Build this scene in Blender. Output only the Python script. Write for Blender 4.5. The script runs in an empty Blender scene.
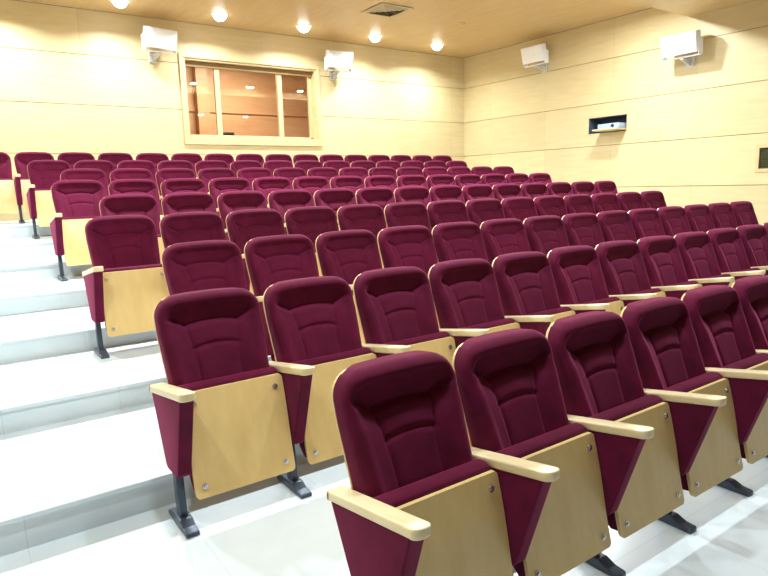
import bpy, bmesh, math, random
from mathutils import Vector, Matrix
import numpy as np

random.seed(7)
C = bpy.context.scene.collection

# ------------------------------------------------------------------ helpers
def srgb(r, g, b):
    def f(c):
        c /= 255.0
        return c / 12.92 if c <= 0.04045 else ((c + 0.055) / 1.055) ** 2.4
    return (f(r), f(g), f(b), 1.0)

def obj(name, me, mat=None, parent=None, loc=None):
    if isinstance(me, bmesh.types.BMesh):
        bm = me
        me = bpy.data.meshes.new(name)
        bm.normal_update()
        bm.to_mesh(me)
        bm.free()
    if mat is not None and len(me.materials) == 0:
        me.materials.append(mat)
    o = bpy.data.objects.new(name, me)
    C.objects.link(o)
    if parent is not None:
        o.parent = parent
    if loc is not None:
        o.location = loc
    return o

def tag(o, label, cat, group=None):
    o['label'] = label
    o['category'] = cat
    if group:
        o['group'] = group
    return o

def struct(o):
    o['kind'] = 'structure'
    return o

def thing(name, label, cat, loc=(0, 0, 0), rotz=0.0, group=None):
    o = bpy.data.objects.new(name, None)
    o.empty_display_size = 0.1
    C.objects.link(o)
    o.location = loc
    o.rotation_euler = (0, 0, rotz)
    return tag(o, label, cat, group)

def smooth(bm, angle=40):
    bm.normal_update()
    for f in bm.faces:
        f.smooth = True
    ca = math.radians(angle)
    for e in bm.edges:
        if len(e.link_faces) == 2 and e.calc_face_angle(0) > ca:
            e.smooth = False

def bx(bm, x0, x1, y0, y1, z0, z1, bev=0.0, seg=2):
    r = bmesh.ops.create_cube(bm, size=1.0)
    vs = r['verts']
    for v in vs:
        v.co = Vector((x0 + (v.co.x + .5) * (x1 - x0), y0 + (v.co.y + .5) * (y1 - y0), z0 + (v.co.z + .5) * (z1 - z0)))
    if bev > 0:
        es = list({e for v in vs for e in v.link_edges})
        bmesh.ops.bevel(bm, geom=es, offset=bev, segments=seg, profile=0.6, affect='EDGES')
    return vs

def box(*a, **k):
    bm = bmesh.new()
    bx(bm, *a, **k)
    if k.get('bev', 0) > 0:
        smooth(bm)
    return bm

def prism(bm, pts, axis, a, b, bev=0.0, seg=2):
    """Extrude a 2D outline along an axis. axis 'x': pts are (y,z); 'y': (x,z); 'z': (x,y)."""
    def P(p, t):
        return {'x': (t, p[0], p[1]), 'y': (p[0], t, p[1]), 'z': (p[0], p[1], t)}[axis]
    lo = [bm.verts.new(P(p, a)) for p in pts]
    hi = [bm.verts.new(P(p, b)) for p in pts]
    n = len(pts)
    fs = [bm.faces.new(lo), bm.faces.new(list(reversed(hi)))]
    for i in range(n):
        fs.append(bm.faces.new([lo[i], hi[i], hi[(i + 1) % n], lo[(i + 1) % n]]))
    bmesh.ops.recalc_face_normals(bm, faces=fs)
    if bev > 0:
        es = list({e for v in lo + hi for e in v.link_edges})
        bmesh.ops.bevel(bm, geom=es, offset=bev, segments=seg, profile=0.6, affect='EDGES')

def cyl(bm, center, r, h, axis='z', seg=24, r2=None):
    res = bmesh.ops.create_cone(bm, cap_ends=True, segments=seg, radius1=r, radius2=r if r2 is None else r2, depth=h)
    M = Matrix.Identity(4)
    if axis == 'y':
        M = Matrix.Rotation(math.radians(90), 4, 'X')
    elif axis == 'x':
        M = Matrix.Rotation(math.radians(90), 4, 'Y')
    for v in res['verts']:
        v.co = (M @ v.co) + Vector(center)
    return res['verts']

def rrect(x0, x1, z0, z1, r, n=5):
    """rounded rectangle outline; r is one radius or four (bl, br, tr, tl)."""
    rr = (r,) * 4 if not isinstance(r, (tuple, list)) else r
    out = []
    cs = [(x0, z0, 180, rr[0], 1, 1), (x1, z0, 270, rr[1], -1, 1), (x1, z1, 0, rr[2], -1, -1), (x0, z1, 90, rr[3], 1, -1)]
    for cx, cz, a0, q, sx, sz in cs:
        if q <= 0:
            out.append((cx, cz))
            continue
        for i in range(n + 1):
            a = math.radians(a0 + 90 * i / n)
            out.append((cx + sx * q + q * math.cos(a), cz + sz * q + q * math.sin(a)))
    return out

# ------------------------------------------------------------------ materials
def newmat(name):
    m = bpy.data.materials.new(name)
    m.use_nodes = True
    nt = m.node_tree
    nt.nodes.clear()
    out = nt.nodes.new('ShaderNodeOutputMaterial')
    p = nt.nodes.new('ShaderNodeBsdfPrincipled')
    nt.links.new(p.outputs[0], out.inputs[0])
    return m, nt, p

def nd(nt, t, **kw):
    n = nt.nodes.new(t)
    for k, v in kw.items():
        setattr(n, k, v)
    return n

def ramp(nt, stops):
    r = nd(nt, 'ShaderNodeValToRGB')
    e = r.color_ramp.elements
    while len(e) > 1:
        e.remove(e[0])
    e[0].position, e[0].color = stops[0]
    for p, c in stops[1:]:
        k = e.new(p)
        k.color = c
    return r

def noise(nt, scale, detail=4, rough=.55, mscale=(1, 1, 1), coord='Object'):
    tc = nd(nt, 'ShaderNodeTexCoord')
    mp = nd(nt, 'ShaderNodeMapping')
    mp.inputs['Scale'].default_value = mscale
    nt.links.new(tc.outputs[coord], mp.inputs[0])
    n = nd(nt, 'ShaderNodeTexNoise')
    n.inputs['Scale'].default_value = scale
    n.inputs['Detail'].default_value = detail
    n.inputs['Roughness'].default_value = rough
    nt.links.new(mp.outputs[0], n.inputs['Vector'])
    return n

def plain(name, col, rough=.5, metal=0.0, var=.06):
    m, nt, p = newmat(name)
    n = noise(nt, 30)
    c = Vector(col[:3])
    r = ramp(nt, [(.3, (*(c * (1 - var)), 1)), (.7, (*(c * (1 + var)), 1))])
    nt.links.new(n.outputs[0], r.inputs[0])
    nt.links.new(r.outputs[0], p.inputs['Base Color'])
    p.inputs['Roughness'].default_value = rough
    p.inputs['Metallic'].default_value = metal
    return m

def mat_fabric():
    m, nt, p = newmat('maroon_velvet')
    n = noise(nt, 9, 5, .6)
    r = ramp(nt, [(.3, srgb(*FAB_LO)), (.7, srgb(*FAB_HI))])
    nt.links.new(n.outputs[0], r.inputs[0])
    oi = nd(nt, 'ShaderNodeObjectInfo')
    mr = nd(nt, 'ShaderNodeMapRange')
    mr.inputs['To Min'].default_value = .88
    mr.inputs['To Max'].default_value = 1.12
    nt.links.new(oi.outputs['Random'], mr.inputs[0])
    hv = nd(nt, 'ShaderNodeHueSaturation')
    nt.links.new(mr.outputs[0], hv.inputs['Value'])
    nt.links.new(r.outputs[0], hv.inputs['Color'])
    nt.links.new(hv.outputs[0], p.inputs['Base Color'])
    p.inputs['Roughness'].default_value = .85
    p.inputs['Specular IOR Level'].default_value = .15
    p.inputs['Sheen Weight'].default_value = SHEEN
    p.inputs['Sheen Roughness'].default_value = .35
    p.inputs['Sheen Tint'].default_value = srgb(225, 100, 150)
    n2 = noise(nt, 420, 2)
    b = nd(nt, 'ShaderNodeBump')
    b.inputs['Strength'].default_value = .12
    b.inputs['Distance'].default_value = .002
    nt.links.new(n2.outputs[0], b.inputs['Height'])
    nt.links.new(b.outputs[0], p.inputs['Normal'])
    return m

def mat_wood(name, lo, hi, rough, mscale, scale=3.0, rnd=.06, coat=0.0):
    m, nt, p = newmat(name)
    n = noise(nt, scale, 8, .6, mscale)
    r = ramp(nt, [(.28, srgb(*lo)), (.72, srgb(*hi))])
    nt.links.new(n.outputs[0], r.inputs[0])
    oi = nd(nt, 'ShaderNodeObjectInfo')
    mr = nd(nt, 'ShaderNodeMapRange')
    mr.inputs['To Min'].default_value = 1 - rnd
    mr.inputs['To Max'].default_value = 1 + rnd
    nt.links.new(oi.outputs['Random'], mr.inputs[0])
    hv = nd(nt, 'ShaderNodeHueSaturation')
    nt.links.new(mr.outputs[0], hv.inputs['Value'])
    nt.links.new(r.outputs[0], hv.inputs['Color'])
    nt.links.new(hv.outputs[0], p.inputs['Base Color'])
    p.inputs['Roughness'].default_value = rough
    p.inputs['Coat Weight'].default_value = coat
    p.inputs['Coat Roughness'].default_value = .25
    return m

def mat_panel(name, lo, hi, axis, rough=.4, cell=(1.22, .776), off=(0, 0), seam=True, val=.05, spec=.3):
    """maple veneer sheets: a grain, a tone of its own for each sheet and thin butt joints. axis: the two object axes spanned."""
    m, nt, p = newmat(name)
    ax = {'x': 0, 'y': 1, 'z': 2}
    ms = [1.2, 1.2, 1.2]
    ms[ax[axis[1]]] = 9.0
    n = noise(nt, 1.6, 7, .6, tuple(ms))
    r = ramp(nt, [(.25, srgb(*lo)), (.75, srgb(*hi))])
    nt.links.new(n.outputs[0], r.inputs[0])
    tc = nd(nt, 'ShaderNodeTexCoord')
    sp = nd(nt, 'ShaderNodeSeparateXYZ')
    nt.links.new(tc.outputs['Object'], sp.inputs[0])
    fl, fr = [], []
    for i in range(2):
        a = nd(nt, 'ShaderNodeMath', operation='MULTIPLY_ADD')
        a.inputs[1].default_value = 1 / cell[i]
        a.inputs[2].default_value = off[i]
        nt.links.new(sp.outputs[ax[axis[i]]], a.inputs[0])
        f = nd(nt, 'ShaderNodeMath', operation='FLOOR')
        nt.links.new(a.outputs[0], f.inputs[0])
        g = nd(nt, 'ShaderNodeMath', operation='FRACT')
        nt.links.new(a.outputs[0], g.inputs[0])
        fl.append(f)
        fr.append(g)
    cb = nd(nt, 'ShaderNodeCombineXYZ')
    nt.links.new(fl[0].outputs[0], cb.inputs[0])
    nt.links.new(fl[1].outputs[0], cb.inputs[1])
    wn = nd(nt, 'ShaderNodeTexWhiteNoise', noise_dimensions='3D')
    nt.links.new(cb.outputs[0], wn.inputs['Vector'])
    mr = nd(nt, 'ShaderNodeMapRange')
    mr.inputs['To Min'].default_value = 1 - val
    mr.inputs['To Max'].default_value = 1 + val
    nt.links.new(wn.outputs['Value'], mr.inputs[0])
    hv = nd(nt, 'ShaderNodeHueSaturation')
    nt.links.new(r.outputs[0], hv.inputs['Color'])
    if seam:
        lt = nd(nt, 'ShaderNodeMath', operation='GREATER_THAN')
        lt.inputs[1].default_value = .004
        nt.links.new(fr[0].outputs[0], lt.inputs[0])
        m2 = nd(nt, 'ShaderNodeMapRange')
        m2.inputs['To Min'].default_value = .82
        nt.links.new(lt.outputs[0], m2.inputs[0])
        mu = nd(nt, 'ShaderNodeMath', operation='MULTIPLY')
        nt.links.new(mr.outputs[0], mu.inputs[0])
        nt.links.new(m2.outputs[0], mu.inputs[1])
        nt.links.new(mu.outputs[0], hv.inputs['Value'])
    else:
        nt.links.new(mr.outputs[0], hv.inputs['Value'])
    nt.links.new(hv.outputs[0], p.inputs['Base Color'])
    p.inputs['Roughness'].default_value = rough
    p.inputs['Specular IOR Level'].default_value = spec
    return m

def mat_floor():
    m, nt, p = newmat('white_marble')
    n = noise(nt, 1.3, 7, .65, (1, 1.6, 1))
    r = ramp(nt, [(.3, srgb(*FLOOR_LO)), (.7, srgb(*FLOOR_HI))])
    nt.links.new(n.outputs[0], r.inputs[0])
    tc = nd(nt, 'ShaderNodeTexCoord')
    mp = nd(nt, 'ShaderNodeMapping')
    mp.inputs['Location'].default_value = (0.11, .4, 0)
    nt.links.new(tc.outputs['Object'], mp.inputs[0])
    br = nd(nt, 'ShaderNodeTexBrick')
    br.offset = 0.0
    br.inputs['Scale'].default_value = 1.0
    br.inputs['Brick Width'].default_value = .62
    br.inputs['Row Height'].default_value = 10.0
    br.inputs['Mortar Size'].default_value = .0025
    br.inputs['Color1'].default_value = (1, 1, 1, 1)
    br.inputs['Color2'].default_value = (.97, .97, .97, 1)
    br.inputs['Mortar'].default_value = (.86, .87, .88, 1)
    nt.links.new(mp.outputs[0], br.inputs['Vector'])
    mx = nd(nt, 'ShaderNodeMix', data_type='RGBA', blend_type='MULTIPLY')
    mx.inputs[0].default_value = 1.0
    nt.links.new(r.outputs[0], mx.inputs[6])
    nt.links.new(br.outputs[0], mx.inputs[7])
    nt.links.new(mx.outputs[2], p.inputs['Base Color'])
    p.inputs['Roughness'].default_value = .22
    p.inputs['Specular IOR Level'].default_value = .5
    return m

def mat_emit(name, col, s):
    m, nt, p = newmat(name)
    p.inputs['Base Color'].default_value = (.9, .9, .9, 1)
    p.inputs['Emission Color'].default_value = col
    p.inputs['Emission Strength'].default_value = s
    return m

def mat_glass():
    m, nt, p = newmat('window_glass')
    out = [x for x in nt.nodes if x.type == 'OUTPUT_MATERIAL'][0]
    nt.nodes.remove(p)
    t = nd(nt, 'ShaderNodeBsdfTransparent')
    t.inputs[0].default_value = (.93, .93, .93, 1)
    g = nd(nt, 'ShaderNodeBsdfGlossy')
    g.inputs['Roughness'].default_value = .01
    f = nd(nt, 'ShaderNodeFresnel')
    f.inputs[0].default_value = 1.55
    a = nd(nt, 'ShaderNodeMath', operation='MULTIPLY')
    a.inputs[1].default_value = 1.8
    nt.links.new(f.outputs[0], a.inputs[0])
    mx = nd(nt, 'ShaderNodeMixShader')
    nt.links.new(a.outputs[0], mx.inputs[0])
    nt.links.new(t.outputs[0], mx.inputs[1])
    nt.links.new(g.outputs[0], mx.inputs[2])
    nt.links.new(mx.outputs[0], out.inputs[0])
    return m

FAB_LO, FAB_HI, SHEEN = (78, 12, 40), (98, 18, 53), .5
FLOOR_LO, FLOOR_HI = (208, 222, 230), (226, 236, 242)
LAMP_B, LAMP_M, LAMP_F = 54.0, 106.0, 42.0
EXPOSURE = 0.13

M_FAB = mat_fabric()
M_BOARD = mat_wood('maple_ply', (217, 185, 122), (228, 200, 138), .35, (3, 3, .5), 5, .05, .15)
M_ARM = mat_wood('pale_maple', (226, 206, 160), (238, 221, 180), .35, (6, .8, 6), 5, .03, .2)
M_STEEL = plain('dark_steel', srgb(70, 80, 96), .35, .35)
M_CHROME = plain('bright_bolt', srgb(190, 190, 192), .25, .9)
M_WALLB = mat_panel('maple_panel_back', (197, 178, 134), (209, 192, 150), 'xz', cell=(1.56, .776), off=(.25, -.914))
M_WALLS = mat_panel('maple_panel_side', (197, 178, 134), (209, 192, 150), 'yz', cell=(1.56, .776), off=(.6, -.914))
M_CEIL = mat_panel('maple_panel_ceiling', (184, 152, 104), (197, 167, 118), 'yx', rough=.45, cell=(2.4, 1.2), val=.03)
M_DARKFRONT = plain('dark_front_unseen', srgb(44, 28, 30), .9)  # dark finish made up for the unseen front wall, to cut bounce
M_GROOVE = plain('panel_backing', srgb(150, 122, 82), .7)
M_FRAME = mat_wood('window_maple', (202, 174, 126), (213, 187, 142), .4, (2, 2, 2), 4, .02)
M_FLOOR = mat_floor()
M_WHITE = plain('speaker_white', srgb(232, 234, 238), .4, 0, .02)
M_GREYW = plain('bracket_grey', srgb(196, 194, 192), .45, .1)
M_BOOTH = mat_panel('booth_wood', (178, 138, 98), (196, 156, 114), 'xz', cell=(1.3, .8), seam=False)
M_BLACK = plain('black_plastic', srgb(24, 24, 26), .4)
M_DARKBLUE = plain('niche_lining', srgb(70, 84, 100), .6)
M_GRILLE = plain('olive_grille', srgb(96, 94, 62), .5, .2)
M_VENT = plain('vent_metal', srgb(176, 160, 128), .5, .1)
M_LAMP = mat_emit('lamp_diffuser', (1, .98, .95, 1), 14.0)
M_GLASS = mat_glass()

# ------------------------------------------------------------------ measures
ROWS = 'BCDEFGHIJ'
PITCH, DEPTH, RISE = .55, 1.0718, .15408
X0 = dict(B=.410, C=.136, D=.473, E=.231, F=.533, G=.297, H=.544, I=.316, J=.264)
ROWY = [-.051, 1.107, 2.140, 3.255, 4.248, 5.362, 6.442, 7.485, 8.498]
ROWZ = [.017, .152, .308, .458, .614, .772, .925, 1.076, 1.237]
COUNT = dict(B=7, C=12, D=14, E=14, F=14, G=14, H=14, I=14, J=15)
XL, XR, YF, YB = -3.2, 9.376, -6.5, 9.3
ZC, ZS, YS = 4.5, 4.2, 3.92          # ceiling, lowered front ceiling, where it ends
PANEL = [-.067, .709, 1.485, 2.261, 3.032, 3.81, ZC]

# ------------------------------------------------------------------ room
def tier_y(k):
    return DEPTH * (k - 1) - .05

bm = bmesh.new()
prof = [(YF, -.3), (YF, ROWZ[0])]
for k in range(1, 9):
    y = tier_y(k)
    prof += [(y, ROWZ[k - 1]), (y, ROWZ[k])]
prof += [(YB, ROWZ[8]), (YB, -.3)]
prism(bm, prof, 'x', XL, XR)
struct(obj('floor', bm, M_FLOOR))
# a projecting stone nosing on each step
bm = bmesh.new()
for k in range(1, 9):
    y = tier_y(k)
    bx(bm, XL + .002, XR - .002, y - .012, y + .05, ROWZ[k] - .022, ROWZ[k] + .002, bev=.004, seg=1)
struct(obj('trim_1', bm, M_FLOOR))

def panelled(name, axis, plane, sgn, lo, hi, zmax, holes, mat, seams):
    """veneer sheets on battens: axis 'x' = wall spans X at Y=plane, axis 'y' = wall spans Y at X=plane; sgn = side it faces."""
    bm = bmesh.new()
    bb = bmesh.new()
    def put(b, a0, a1, z0, z1, d0, d1):
        p0, p1 = sorted((plane - sgn * d0, plane - sgn * d1))
        if axis == 'x':
            bx(b, a0, a1, p0, p1, z0, z1)
        else:
            bx(b, p0, p1, a0, a1, z0, z1)
    def cut(b, a0, a1, z0, z1, d0, d1):
        rects = [(a0, a1, z0, z1)]
        for h in holes:
            nxt = []
            for r in rects:
                if h[0] >= r[1] or h[1] <= r[0] or h[2] >= r[3] or h[3] <= r[2]:
                    nxt.append(r)
                    continue
                if h[0] > r[0]: nxt.append((r[0], h[0], r[2], r[3]))
                if h[1] < r[1]: nxt.append((h[1], r[1], r[2], r[3]))
                m0, m1 = max(r[0], h[0]), min(r[1], h[1])
                if h[2] > r[2]: nxt.append((m0, m1, r[2], h[2]))
                if h[3] < r[3]: nxt.append((m0, m1, h[3], r[3]))
            rects = nxt
        for r in rects:
            put(b, *r, d0, d1)
    g = .005
    for z0, z1 in zip(PANEL[:-1], PANEL[1:]):
        z1 = min(z1, zmax)
        if z1 - z0 > .02:
            cut(bm, lo, hi, z0 + g, z1 - g, 0, .016)
    cut(bb, lo, hi, PANEL[0], zmax, .016, .08)
    o = struct(obj(name, bm, mat))
    b = struct(obj('panel_backing', bb, M_GROOVE, o))
    return o

WX0, WX1, WZ0, WZ1 = 2.80, 5.42, 2.55, 3.915     # control-room window opening
NY0, NY1, NZ0, NZ1 = 4.985, 5.81, 2.485, 2.79     # projector niche opening
GY0, GY1, GZ0, GZ1 = 2.05, 2.70, 1.73, 2.04      # side grille
panelled('wall_back', 'x', YB, -1, XL, XR, ZC, [(WX0, WX1, WZ0, WZ1)], M_WALLB, [])
panelled('wall_right', 'y', XR, -1, YF, YB, ZC, [(NY0, NY1, NZ0, NZ1), (GY0, GY1, GZ0, GZ1)], M_WALLS, [])
panelled('wall_left', 'y', XL, 1, YF, YB, ZC, [], M_WALLS, [])
panelled('wall_front', 'x', YF, 1, XL, XR, ZC, [], M_DARKFRONT, [])

bm = bmesh.new()
bx(bm, XL + .01, XR - .01, YF + .01, -2.9, ROWZ[0], .62)
struct(obj('bounce_block', bm, plain('dark_bounce_block', srgb(58, 40, 30), .5)))  # unseen dark block added to cut light bounced onto the front row
bm = bmesh.new()
bx(bm, XL, XR, YS, YB, ZC, ZC + .1)
bx(bm, XL, XR, YF, YS, ZS, ZC + .1)
struct(obj('ceiling', bm, M_CEIL))

# ---------------------------------------------------------------- control room behind the window
bm = bmesh.new()
bx(bm, 1.2, 1.3, YB + .09, 12.1, 1.3, 4.5)
bx(bm, 7.6, 7.7, YB + .09, 12.1, 1.3, 4.5)
bx(bm, 1.2, 7.7, 12.1, 12.2, 1.3, 4.5)
for z in (2.6, 3.35):                      # battens across the rear wall
    bx(bm, 1.3, 7.6, 12.06, 12.1, z, z + .12)
bx(bm, 3.9, 4.15, 11.9, 12.1, 1.3, 4.5)
struct(obj('wall_booth', bm, M_BOOTH))
bm = bmesh.new()
bx(bm, 1.2, 7.7, YB + .09, 12.2, 4.5, 4.6)
struct(obj('ceiling_booth', bm, M_BOOTH))
bm = bmesh.new()
bx(bm, 1.2, 7.7, YB + .09, 12.2, 1.23, 1.3)
struct(obj('floor_booth', bm, M_BOOTH))

win = struct(bpy.data.objects.new('window_1', None))
C.objects.link(win)
win.location = (4.11, YB, WZ0)
def wobj(name, bm, mat):
    o = obj(name, bm, mat, win)
    o.matrix_parent_inverse = Matrix.Translation((-4.11, -YB, -WZ0))
    return struct(o)
# outer architrave, proud of the wall
bm = bmesh.new()
for a in ((2.72, 5.49, WZ0 - .115, WZ0), (2.72, 5.49, WZ1, WZ1 + .07), (2.72, WX0, WZ0, WZ1), (WX1, 5.49, WZ0, WZ1)):
    bx(bm, a[0], a[1], YB - .035, YB + .03, a[2], a[3], bev=.004, seg=1)
wobj('window_architrave', bm, M_FRAME)
# deep reveal lining
bm = bmesh.new()
bx(bm, WX0, WX1, YB, YB + .30, WZ0, WZ0 + .03)
bx(bm, WX0, WX1, YB, YB + .30, WZ1 - .03, WZ1)
bx(bm, WX0, WX0 + .03, YB, YB + .30, WZ0 + .03, WZ1 - .03)
bx(bm, WX1 - .03, WX1, YB, YB + .30, WZ0 + .03, WZ1 - .03)
wobj('window_reveal', bm, M_FRAME)
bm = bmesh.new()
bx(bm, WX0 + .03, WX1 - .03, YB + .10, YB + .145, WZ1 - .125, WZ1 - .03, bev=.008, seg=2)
wobj('head_shade_strip', bm, plain('olive_brown_shade', srgb(128, 102, 58), .5))  # shade under the window head, put in as a dark strip
# sash frame and mullions
sx0, sx1, sz0, sz1 = WX0 + .03, WX1 - .03, WZ0 + .03, WZ1 - .03
bm = bmesh.new()
for a in ((sx0, sx1, sz0, sz0 + .04), (sx0, sx1, sz1 - .045, sz1), (sx0, sx0 + .035, sz0, sz1), (sx1 - .06, sx1, sz0, sz1)):
    bx(bm, a[0], a[1], YB + .15, YB + .21, a[2], a[3], bev=.004, seg=1)
wobj('window_sash', bm, M_FRAME)
for x in (3.44, 4.69):
    bm = bmesh.new()
    bx(bm, x - .045, x + .045, YB + .135, YB + .215, sz0 + .02, sz1 - .02, bev=.005, seg=1)
    wobj('mullion', bm, M_FRAME)
for a, b in ((sx0 + .035, 3.395), (3.485, 4.645), (4.735, sx1 - .06)):
    wobj('window_pane', box(a - .004, b + .004, YB + .175, YB + .181, sz0 + .036, sz1 - .04), M_GLASS)

# ------------------------------------------------------------------ the seat
def build_seat_meshes():
    D = {}
    yb = lambda z: .012 + (z - 1.0) * .262
    # ---- backrest cushion
    W, Z0, Z1, R = .252, .43, .997, .10
    nar = lambda q: .017 * min(max((.82 - q) / .22, 0), 1)
    NX, NZ = 64, 78
    seams = []
    def arc(xa, xb, z, lift):
        return [(xa + (xb - xa) * i / 12, z + lift * (1 - (2 * i / 12 - 1) ** 2)) for i in range(13)]
    seams.append(([(-.212, .892), (-.13, .84)] + arc(-.13, .13, .84, .016) + [(.212, .892)], .011))
    seams.append((arc(-.108, .108, .742, .016), .009))
    for s in (-1, 1):
        seams.append(([(s * .13, .84), (s * .108, .742), (s * .10, .62), (s * .105, .44)], .008))
    def segd(p, a, b):
        d = b - a
        t = np.clip(((p - a) @ d) / max(d @ d, 1e-12), 0, 1)
        return np.linalg.norm(p - a - t[:, None] * d, axis=1)
    ts = 1 - (1 - np.linspace(0, 1, NZ)) ** 1.25
    zz = Z0 + (Z1 - Z0) * ts
    P = []
    for z in zz:
        hw = W
        if z > Z1 - R:
            hw = W - R + math.sqrt(max(R * R - (z - (Z1 - R)) ** 2, 0))
        if z < Z0 + .03:
            hw = W - .03 + math.sqrt(max(.03 ** 2 - (Z0 + .03 - z) ** 2, 0))
        hw -= nar(z)
        for i in range(NX):
            s = math.sin((i / (NX - 1) - .5) * math.pi) * .55 + (i / (NX - 1) - .5) * 2 * .45
            P.append((s * hw, z, hw))
    P = np.array(P)
    x, z, hw = P[:, 0], P[:, 1], P[:, 2]
    # distance to the outline
    e = np.minimum(W - np.array([nar(q) for q in z]) - np.abs(x), np.minimum(Z1 - z, z - Z0))
    cz = Z1 - R
    corner = (np.abs(x) > W - R) & (z > cz)
    e = np.where(corner, R - np.hypot(np.abs(x) - (W - R), z - cz), e)
    e = np.clip(e, 0, None)
    sm = lambda a, b, v: np.clip((v - a) / (b - a), 0, 1) ** 2 * (3 - 2 * np.clip((v - a) / (b - a), 0, 1))
    rim = np.sqrt(np.clip(1 - (1 - np.clip(e / .042, 0, 1)) ** 2, 0, 1))
    T = .045 + .034 * rim
    # crown stands forward, head pad falls back under it, lumbar comes forward again
    ax = np.abs(x)
    zs_ = np.where(ax < .13, .84 + .016 * (1 - (ax / .13) ** 2), .84 + (ax - .13) * .63)
    low = 1 - sm(-.014, .012, z - zs_)
    fall = np.clip((.976 - z) / .125, 0, 1.1)
    T -= (1 - low) * sm(.010, .070, e) * (.003 + .050 * fall)
    T += low * (.034 * np.clip((.85 - z) / .25, 0, 1) - .030 * sm(.02, .08, e))
    bol = np.exp(-((ax - .178) / .045) ** 2)
    T += low * .020 * bol * sm(.0, .05, e) * sm(-.01, .10, zs_ - z)
    T += (1 - low) * .010 * np.exp(-((z - .972) / .022) ** 2) * rim
    T += low * .006 * np.cos(np.clip(ax / .108, 0, 1) * math.pi / 2) * np.abs(np.sin((z - .742) * math.pi / .098)) * (z > .742)
    pts = np.stack([x, z], 1)
    for pl, depth in seams:
        dm = np.full(len(x), 9.0)
        for a, b in zip(pl[:-1], pl[1:]):
            dm = np.minimum(dm, segd(pts, np.array(a), np.array(b)))
        T -= depth * np.exp(-(dm / .0085) ** 2)
    bm = bmesh.new()
    arch = lambda xx, z_: -.014 * (xx / W) ** 2 * max(0, (z_ - .8) / .2)
    vs = [bm.verts.new((x[i], yb(z[i]) - T[i], z[i] + arch(x[i], z[i]))) for i in range(len(x))]
    idx = lambda j, i: j * NX + i
    for j in range(NZ - 1):
        for i in range(NX - 1):
            bm.faces.new([vs[idx(j, i)], vs[idx(j, i + 1)], vs[idx(j + 1, i + 1)], vs[idx(j + 1, i)]])
    ring = [idx(0, i) for i in range(NX)] + [idx(j, NX - 1) for j in range(1, NZ)] + [idx(NZ - 1, i) for i in range(NX - 2, -1, -1)] + [idx(j, 0) for j in range(NZ - 2, 0, -1)]
    back = [bm.verts.new((x[k], yb(z[k]) + .021 * float(sm(.90, .965, z[k]) * (1 - sm(.13, .2, abs(x[k])))), z[k] + arch(x[k], z[k]) - (.006 if z[k] > .98 else 0))) for k in ring]
    n = len(ring)
    for q in range(n):
        bm.faces.new([vs[ring[(q + 1) % n]], vs[ring[q]], back[q], back[(q + 1) % n]])
    bm.faces.new(list(reversed(back)))
    smooth(bm, 55)
    D['backrest'] = bm
    # ---- plywood back shell
    bm = bmesh.new()
    out = rrect(-.2535, .2535, .40, .987, (.03, .03, .089, .089), 7)
    side = [(.2535, .40 + .03 + i * .06) for i in range(1, 8)]
    out = out[:16] + side + out[16:] + [(-a, b) for a, b in reversed(side)]
    out = [(a - math.copysign(nar(b), a), b) for a, b in out]
    lo = [bm.verts.new((px, yb(pz) + .002, pz + arch(px, pz))) for px, pz in out]
    hi = [bm.verts.new((px, yb(pz) + .012, pz + arch(px, pz))) for px, pz in out]
    m = len(out)
    bm.faces.new(lo)
    bm.faces.new(list(reversed(hi)))
    for q in range(m):
        bm.faces.new([lo[q], hi[q], hi[(q + 1) % m], lo[(q + 1) % m]])
    bmesh.ops.recalc_face_normals(bm, faces=bm.faces[:])
    D['back_shell'] = bm
    # ---- folded seat: plywood underside facing forward
    def by(zv):                              # board front plane with the kick of bent ply
        t = (.598 - zv) / .453
        return -.303 - .105 * t - .003 * math.sin(t * math.pi * 2 - .4)
    zs = [.145 + .453 * i / 22 for i in range(23)]
    bm = bmesh.new()
    def row(zv, off):
        w = .239
        if zv > .598 - .016: w = .239 - .016 + math.sqrt(max(.016 ** 2 - (zv - (.598 - .016)) ** 2, 0))
        if zv < .145 + .02: w = .239 - .02 + math.sqrt(max(.02 ** 2 - (.145 + .02 - zv) ** 2, 0))
        return [(-w + 2 * w * i / 8, by(zv) + off, zv) for i in range(9)]
    zs = sorted(set(zs + [.145 + .02 * (1 - math.cos(a * .26)) for a in range(6)] + [.598 - .016 * (1 - math.cos(a * .26)) for a in range(6)]))
    F = [[bm.verts.new(p) for p in row(zv, 0)] for zv in zs]
    B = [[bm.verts.new(p) for p in row(zv, .016)] for zv in zs]
    for j in range(len(zs) - 1):
        for i in range(8):
            bm.faces.new([F[j][i], F[j][i + 1], F[j + 1][i + 1], F[j + 1][i]])
            bm.faces.new([B[j][i + 1], B[j][i], B[j + 1][i], B[j + 1][i + 1]])
        bm.faces.new([B[j][0], F[j][0], F[j + 1][0], B[j + 1][0]])
        bm.faces.new([F[j][8], B[j][8], B[j + 1][8], F[j + 1][8]])
    for i in range(8):
        bm.faces.new([F[0][i + 1], F[0][i], B[0][i], B[0][i + 1]])
        bm.faces.new([F[-1][i], F[-1][i + 1], B[-1][i + 1], B[-1][i]])
    smooth(bm, 40)
    D['seat_board'] = bm
    # ---- its upholstered pad behind the board
    bm = bmesh.new()
    pr = []
    for zv in (.165, .25, .35, .45, .54, .598):
        pr.append((by(min(zv, .597)) + .017, zv))
    pr += [(by(.597) + .022, .611), (by(.597) + .045, .621), (by(.597) + .075, .619), (by(.597) + .105, .605), (by(.597) + .12, .575), (by(.5) + .125, .47), (by(.35) + .12, .33), (by(.2) + .10, .2), (by(.165) + .06, .158)]
    prism(bm, pr, 'x', -.232, .232, bev=.012, seg=3)
    smooth(bm, 45)
    D['seat_cushion'] = bm
    bm = bmesh.new()
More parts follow.
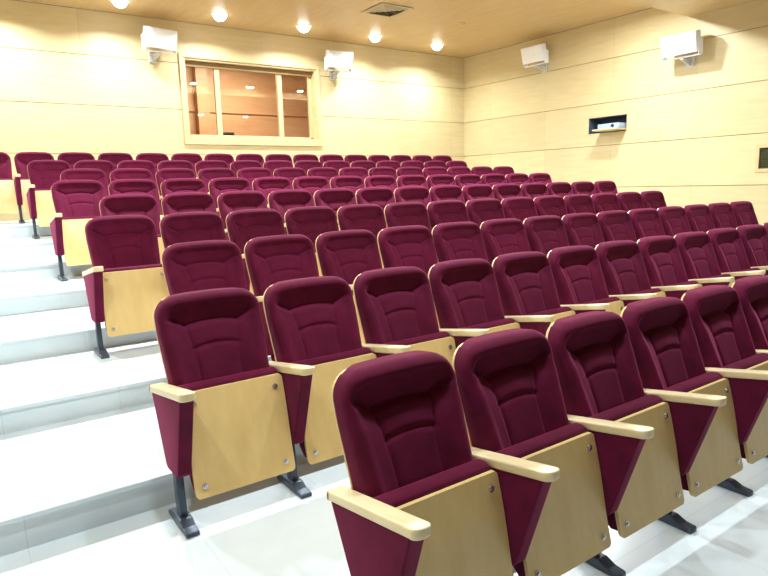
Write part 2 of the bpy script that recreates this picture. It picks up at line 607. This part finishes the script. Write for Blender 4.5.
    cyl(bm, (0, -.003, 0), .0125, .006, 'y', 16)
    cyl(bm, (0, -.007, 0), .008, .006, 'y', 10, None)
    smooth(bm, 40)
    D['bolt'] = bm
    D['bolt_at'] = [(sx * .195, by(zb), zb) for sx in (-1, 1) for zb in (.195, .548)]
    # ---- standard: arm cap, upholstered side panel, leg and foot (local to the standard's centre line)
    bm = bmesh.new()
    pts = rrect(-.034, .034, -.535, -.035, (.028, .028, .012, .012), 6)
    prism(bm, pts, 'z', .0, .036, bev=.009, seg=3)
    for v in bm.verts:
        v.co.z += .553 + .172 * (-.035 - v.co.y)
    smooth(bm, 40)
    D['armrest'] = bm
    bm = bmesh.new()
    prism(bm, [(-.055, .56), (-.505, .64), (-.385, .27), (-.365, .25), (-.225, .245), (-.205, .262)], 'x', -.030, .030, bev=.009, seg=3)
    for v in bm.verts:                       # keep the top edge under the cap
        v.co.z = min(v.co.z, .552 + .172 * (-.035 - v.co.y))
    smooth(bm, 45)
    D['side_panel'] = bm
    bm = bmesh.new()
    prism(bm, [(-.235, .30), (-.29, .30), (-.322, .02), (-.262, .02)], 'x', -.017, .017, bev=.005, seg=2)
    smooth(bm, 40)
    D['leg'] = bm
    bm = bmesh.new()
    prism(bm, [(-.165, .001), (-.165, .02), (-.22, .045), (-.34, .045), (-.385, .025), (-.427, .021), (-.435, .016), (-.435, .001)], 'x', -.03, .03, bev=.006, seg=2)
    smooth(bm, 40)
    D['foot'] = bm
    return D

D = build_seat_meshes()
MESH = {}
for k, b in D.items():
    if k == 'bolt_at':
        continue
    me = bpy.data.meshes.new(k)
    b.normal_update()
    b.to_mesh(me)
    b.free()
    me.materials.append({'backrest': M_FAB, 'seat_cushion': M_FAB, 'side_panel': M_FAB, 'back_shell': M_BOARD, 'seat_board': M_BOARD,
                         'bolt': M_CHROME, 'armrest': M_ARM, 'leg': M_STEEL, 'foot': M_STEEL}[k])
    MESH[k] = me

ORD = ['first', 'second', 'third', 'fourth', 'fifth', 'sixth', 'seventh', 'eighth', 'ninth', 'tenth', 'eleventh', 'twelfth', 'thirteenth', 'fourteenth', 'fifteenth', 'sixteenth']
ROWNAME = dict(B='front row', C='second row from the front', D='third row from the front', E='fourth row from the front', F='fifth row from the front',
               G='sixth row from the front', H='third row from the back', I='second row from the back', J='back row')

def standard(t, x):
    obj('armrest', MESH['armrest'], None, t, (x, 0, 0))
    obj('side_panel', MESH['side_panel'], None, t, (x, 0, 0))
    leg = obj('leg', MESH['leg'], None, t, (x, 0, 0))
    obj('foot', MESH['foot'], None, leg)

def seat(row, n, label, last, bolts):
    k = ROWS.index(row)
    t = thing('auditorium_seat', label, 'seat', (X0[row] + PITCH * n, ROWY[k], ROWZ[k]), 0, 'folding seats of the auditorium')
    obj('backrest', MESH['backrest'], None, t)
    obj('back_shell', MESH['back_shell'], None, t)
    obj('seat_cushion', MESH['seat_cushion'], None, t)
    bd = obj('seat_board', MESH['seat_board'], None, t)
    if bolts:
        for p in D['bolt_at']:
            obj('bolt', MESH['bolt'], None, bd, p)
    standard(t, -PITCH / 2)
    if last:
        standard(t, PITCH / 2)
    return t

for row in ROWS:
    ns = list(range(-1 if row == 'J' else 0, COUNT[row]))
    for i, n in enumerate(ns):
        where = ROWNAME[row]
        end = COUNT[row] - 1 - n
        if row == 'J' and n == -1:
            lab = 'maroon folding seat at the far left of the back row, beyond the aisle steps'
        elif row == 'J':
            lab = f'maroon folding seat, {ORD[n + 1]} from the left in the back row'
        elif n == 0:
            lab = f'maroon folding seat with maple board beside the aisle steps, {where}'
        elif row not in 'BC' and end == 0:
            lab = f'maroon folding seat at the right wall end of the {where}'
        else:
            lab = f'maroon folding seat, {ORD[n]} from the aisle in the {where}'
        seat(row, n, lab, row not in 'BC' and n == ns[-1], row in 'BCDE')

# ------------------------------------------------------------------ ceiling lamps
LX = [.09 + 1.567 * i for i in range(-1, 6)]
def lamp(x, y, z, w, spread=180):
    L = bpy.data.lights.new('downlight_lamp', 'AREA')
    L.shape = 'DISK'
    L.size = .17
    L.spread = math.radians(spread)
    L.energy = w
    L.color = (.90, .98, 1.0)
    o = bpy.data.objects.new('downlight_lamp', L)
    C.objects.link(o)
    o.location = (x, y, z)
names = {1: 'above the speaker left of the window', 2: 'above the window, left of two', 3: 'above the right side of the window',
         4: 'second from the right-hand room corner', 5: 'nearest the right-hand room corner'}
for i, x in enumerate(LX):
    lamp(x, 8.55, ZC - .118, LAMP_B, 152)
    lamp(x, 4.27, ZC - .118, LAMP_M)
    lamp(x, .18, ZS - .118, LAMP_F)
dl = ['leftmost, cut by the top edge of the photo', 'second from the left, over the window', 'third from the left, just over the window', 'fourth from the left, beside the air vent', 'nearest the right-hand room corner']
for i in range(5):
    x = LX[i + 2]
    t = thing('ceiling_downlight', 'round glowing ceiling downlight, ' + dl[i], 'ceiling light', (x, 8.55, ZC), 0, 'downlights along the back wall')
    bm = bmesh.new()
    n = 32
    pr = [(.12, 0), (.143, 0), (.143, -.006), (.127, -.014), (.115, -.012), (.11, -.002)]
    rings = [[bm.verts.new((r * math.cos(2 * math.pi * q / n), r * math.sin(2 * math.pi * q / n), z)) for q in range(n)] for r, z in pr]
    for a in range(len(pr)):
        A, B_ = rings[a], rings[(a + 1) % len(pr)]
        for q in range(n):
            bm.faces.new([A[q], A[(q + 1) % n], B_[(q + 1) % n], B_[q]])
    bmesh.ops.recalc_face_normals(bm, faces=bm.faces[:])
    smooth(bm)
    obj('trim_ring', bm, M_WHITE, t)
    bm = bmesh.new()
    rr = bmesh.ops.create_uvsphere(bm, u_segments=32, v_segments=16, radius=1)
    for v in rr['verts']:
        v.co = Vector((v.co.x * .112, v.co.y * .112, min(v.co.z, 0) * .11))
    bmesh.ops.remove_doubles(bm, verts=bm.verts[:], dist=1e-5)
    smooth(bm, 60)
    obj('diffuser', bm, M_LAMP, t)

# unseen area light added to brighten the control room
L = bpy.data.lights.new('booth_fill', 'AREA')
L.shape = 'RECTANGLE'
L.size, L.size_y = 1.2, .3
L.energy = 190
L.color = (1, .9, .78)
o = bpy.data.objects.new('booth_fill', L)
C.objects.link(o)
o.location = (4.4, 10.6, 4.45)

# ------------------------------------------------------------------ ceiling vent, detector
t = thing('ceiling_vent', 'square grey louvred air vent in the wooden ceiling', 'vent', (5.5, 6.95, ZC))
bm = bmesh.new()
def sqring(bm, a, b, z0, z1):
    A = [bm.verts.new((sx * a, sy * a, z0)) for sx, sy in ((-1, -1), (1, -1), (1, 1), (-1, 1))]
    B_ = [bm.verts.new((sx * b, sy * b, z1)) for sx, sy in ((-1, -1), (1, -1), (1, 1), (-1, 1))]
    A2 = [bm.verts.new(v.co + Vector((0, 0, .006))) for v in A]
    B2 = [bm.verts.new(v.co + Vector((0, 0, .006))) for v in B_]
    for q in range(4):
        r = (q + 1) % 4
        bm.faces.new([A[q], A[r], B_[r], B_[q]])
        bm.faces.new([A2[r], A2[q], B2[q], B2[r]])
        bm.faces.new([A[r], A[q], A2[q], A2[r]])
        bm.faces.new([B_[q], B_[r], B2[r], B2[q]])
sqring(bm, .315, .27, -.012, -.012)
bmesh.ops.recalc_face_normals(bm, faces=bm.faces[:])
obj('vent_frame', bm, M_VENT, t)
bm = bmesh.new()
for a in (.27, .205, .14, .075):
    sqring(bm, a, a - .05, -.008, -.034)
bmesh.ops.recalc_face_normals(bm, faces=bm.faces[:])
obj('louvre', bm, M_VENT, t)
obj('vent_throat', box(-.27, .27, -.27, .27, -.004, -.001), plain('vent_dark', srgb(112, 100, 78), .8), t)

t = thing('smoke_detector', 'small beige round detector on the ceiling near the right-hand corner', 'detector', (7.19, 6.97, ZC))
bm = bmesh.new()
cyl(bm, (0, 0, -.008), .052, .016, 'z', 28)
smooth(bm)
M_BEIGE = plain('beige_plastic', srgb(214, 184, 134), .5)
obj('detector_base', bm, M_BEIGE, t)
bm = bmesh.new()
cyl(bm, (0, 0, -.028), .03, .026, 'z', 28, .042)
smooth(bm)
obj('detector_head', bm, M_BEIGE, t)

# ------------------------------------------------------------------ loudspeakers
def speaker(label, loc, rz, tilt, w=.56, h=.31):
    """front towards local -Y; the wall is at local +Y .27"""
    t = thing('wall_speaker', label, 'speaker', loc, rz, 'white wall loudspeakers')
    R = Matrix.Rotation(tilt, 4, 'X')
    bm = bmesh.new()
    # cabinet narrows towards the wall
    pl = [(-w / 2 + .05, -.15), (w / 2 - .05, -.15), (w / 2 - .02, -.135), (w / 2, -.02), (w / 2 - .10, .12), (-w / 2 + .10, .12), (-w / 2, -.02), (-w / 2 + .02, -.135)]
    prism(bm, pl, 'z', -h / 2, h / 2, bev=.012, seg=2)
    bmesh.ops.transform(bm, matrix=R, verts=bm.verts)
    smooth(bm, 30)
    obj('cabinet', bm, M_WHITE, t)
    bm = bmesh.new()
    bx(bm, -w / 2 + .065, w / 2 - .065, -.158, -.149, -h / 2 + .02, h / 2 - .02, bev=.004)
    bmesh.ops.transform(bm, matrix=R, verts=bm.verts)
    g = obj('grille_cloth', bm, M_WHITE, t)
    bm = bmesh.new()
    cyl(bm, (w * .16, -.16, -.01), .012, .006, 'y', 16)
    bmesh.ops.transform(bm, matrix=R, verts=bm.verts)
    obj('badge', bm, M_GREYW, g)
    bm = bmesh.new()
    for s in (-1, 1):
        bx(bm, s * w / 2 - .012 * s - .006, s * w / 2 - .012 * s + .006, -.06, .06, -h / 2 - .06, .03, bev=.003, seg=1)
    bx(bm, -w / 2 + .006, w / 2 - .006, -.03, .03, -h / 2 - .068, -h / 2 - .056, bev=.003, seg=1)
    obj('bracket', bm, M_WHITE, t)
    bm = bmesh.new()
    bx(bm, -.03, .03, -.02, .255, -h / 2 - .10, -h / 2 - .068, bev=.004, seg=1)
    bx(bm, -.07, .07, .245, .27, -h / 2 - .19, -h / 2 - .02, bev=.006, seg=1)
    prism(bm, [(-.01, -h / 2 - .10), (.25, -h / 2 - .10), (.25, -h / 2 - .17)], 'x', -.012, .012)
    obj('wall_mount', bm, M_GREYW, t)
    return t
TILT = math.radians(14)
speaker('white loudspeaker on the back wall, left of the window', (2.33, YB - .272, 4.12), math.radians(12), TILT)
speaker('white loudspeaker on the back wall, right of the window', (5.78, YB - .272, 4.10), math.radians(-6), TILT)
speaker('white loudspeaker on the right wall, nearer the room corner', (XR - .272, 6.9, 4.14), math.radians(-90), TILT)
speaker('white loudspeaker on the right wall above the vent, farther from the corner', (XR - .272, 3.86, 3.75), math.radians(-90), TILT, .62, .31)

# ------------------------------------------------------------------ projector niche
t = thing('wall_hatch', 'open hatch in the right wall with dark lining and dropped maple flap', 'hatch', (XR, (NY0 + NY1) / 2, NZ0))
ly = (NY1 - NY0) / 2
lh = NZ1 - NZ0
bm = bmesh.new()
bx(bm, .38, .40, -ly, ly, 0, lh)
bx(bm, 0, .40, -ly, -ly + .012, 0, lh)
bx(bm, 0, .40, ly - .012, ly, 0, lh)
bx(bm, 0, .40, -ly, ly, 0, .012)
bx(bm, 0, .40, -ly, ly, lh - .012, lh)
obj('lining', bm, M_DARKBLUE, t)
bm = bmesh.new()
for a in ((-ly - .012, ly + .012, -.012, .006), (-ly - .012, ly + .012, lh - .006, lh + .012), (-ly - .012, -ly + .006, 0, lh), (ly - .006, ly + .012, 0, lh)):
    bx(bm, -.006, .006, a[0], a[1], a[2], a[3])
obj('hatch_frame', bm, M_FRAME, t)
bm = bmesh.new()
bx(bm, -.32, .10, -.405, .10, .028, .055, bev=.004, seg=1)
obj('flap', bm, M_FRAME, t)
p = thing('projector', 'pale blue-grey projector on the flap of the wall hatch', 'projector', (XR - .03, (NY0 + NY1) / 2 - .155, NZ0 + .0555))
obj('projector_body', box(-.17, .12, -.22, .22, .006, .095, bev=.012), plain('projector_grey', srgb(158, 178, 208), .45, 0, .03), p)
bm = bmesh.new()
cyl(bm, (-.176, -.1, .05), .026, .03, 'x', 24)
smooth(bm)
obj('lens', bm, M_BLACK, p)
for sx in (-.12, .07):
    for sy in (-.15, .15):
        bm = bmesh.new()
        cyl(bm, (sx, sy, .0035), .014, .007, 'z', 14)
        obj('foot', bm, M_BLACK, p)

# ------------------------------------------------------------------ side wall grille
gy, gz = (GY1 - GY0) / 2, GZ1 - GZ0
t = thing('wall_grille', 'dark louvred air grille with maple frame on the right wall', 'vent', (XR, (GY0 + GY1) / 2, GZ0))
bm = bmesh.new()
for a in ((-gy - .05, gy + .05, -.05, .0), (-gy - .05, gy + .05, gz, gz + .045), (-gy - .05, -gy, 0, gz), (gy, gy + .05, 0, gz)):
    bx(bm, -.016, .012, a[0], a[1], a[2], a[3], bev=.003, seg=1)
obj('grille_frame', bm, M_FRAME, t)
bm = bmesh.new()
for i in range(12):
    z = .018 + i * (gz - .03) / 11
    prism(bm, [(.004, z - .008), (.0, z - .004), (.028, z + .012), (.032, z + .008)], 'y', -gy, gy)
obj('louvre', bm, M_GRILLE, t)
obj('grille_back', box(.05, .06, -gy, gy, 0, gz), M_GRILLE, t)

# ------------------------------------------------------------------ small black box inside the window
t = tag(obj('black_box', box(-.11, .11, -.03, .03, 0, .105, bev=.008), M_BLACK, None, (3.63, YB + .255, WZ0 + .031)),
        'small black box lying on the sill behind the middle window pane', 'box')

# ------------------------------------------------------------------ world, camera
w = bpy.data.worlds.new('world')
bpy.context.scene.world = w
w.use_nodes = True
w.node_tree.nodes['Background'].inputs[0].default_value = (.9, .95, 1, 1)
w.node_tree.nodes['Background'].inputs[1].default_value = .05

cam = bpy.data.cameras.new('camera')
cam.sensor_width = 36.0
cam.lens = 613.79 / 768 * 36
cam.clip_start = .02
co = bpy.data.objects.new('camera', cam)
C.objects.link(co)
yaw, pitch, roll = -.6106, 1.4053, -.0263
co.matrix_world = Matrix.Translation((-.8407, -1.8096, 1.6261)) @ Matrix.Rotation(yaw, 4, 'Z') @ Matrix.Rotation(pitch, 4, 'X') @ Matrix.Rotation(roll, 4, 'Z')
sc = bpy.context.scene
sc.camera = co
sc.view_settings.view_transform = 'Standard'
sc.view_settings.look = 'None'
sc.view_settings.gamma = 1
sc.view_settings.use_curve_mapping = False
sc.view_settings.exposure = EXPOSURE
sc.cycles.use_denoising = True
sc.cycles.max_bounces = 10
sc.cycles.diffuse_bounces = 7
sc.cycles.sample_clamp_indirect = 6
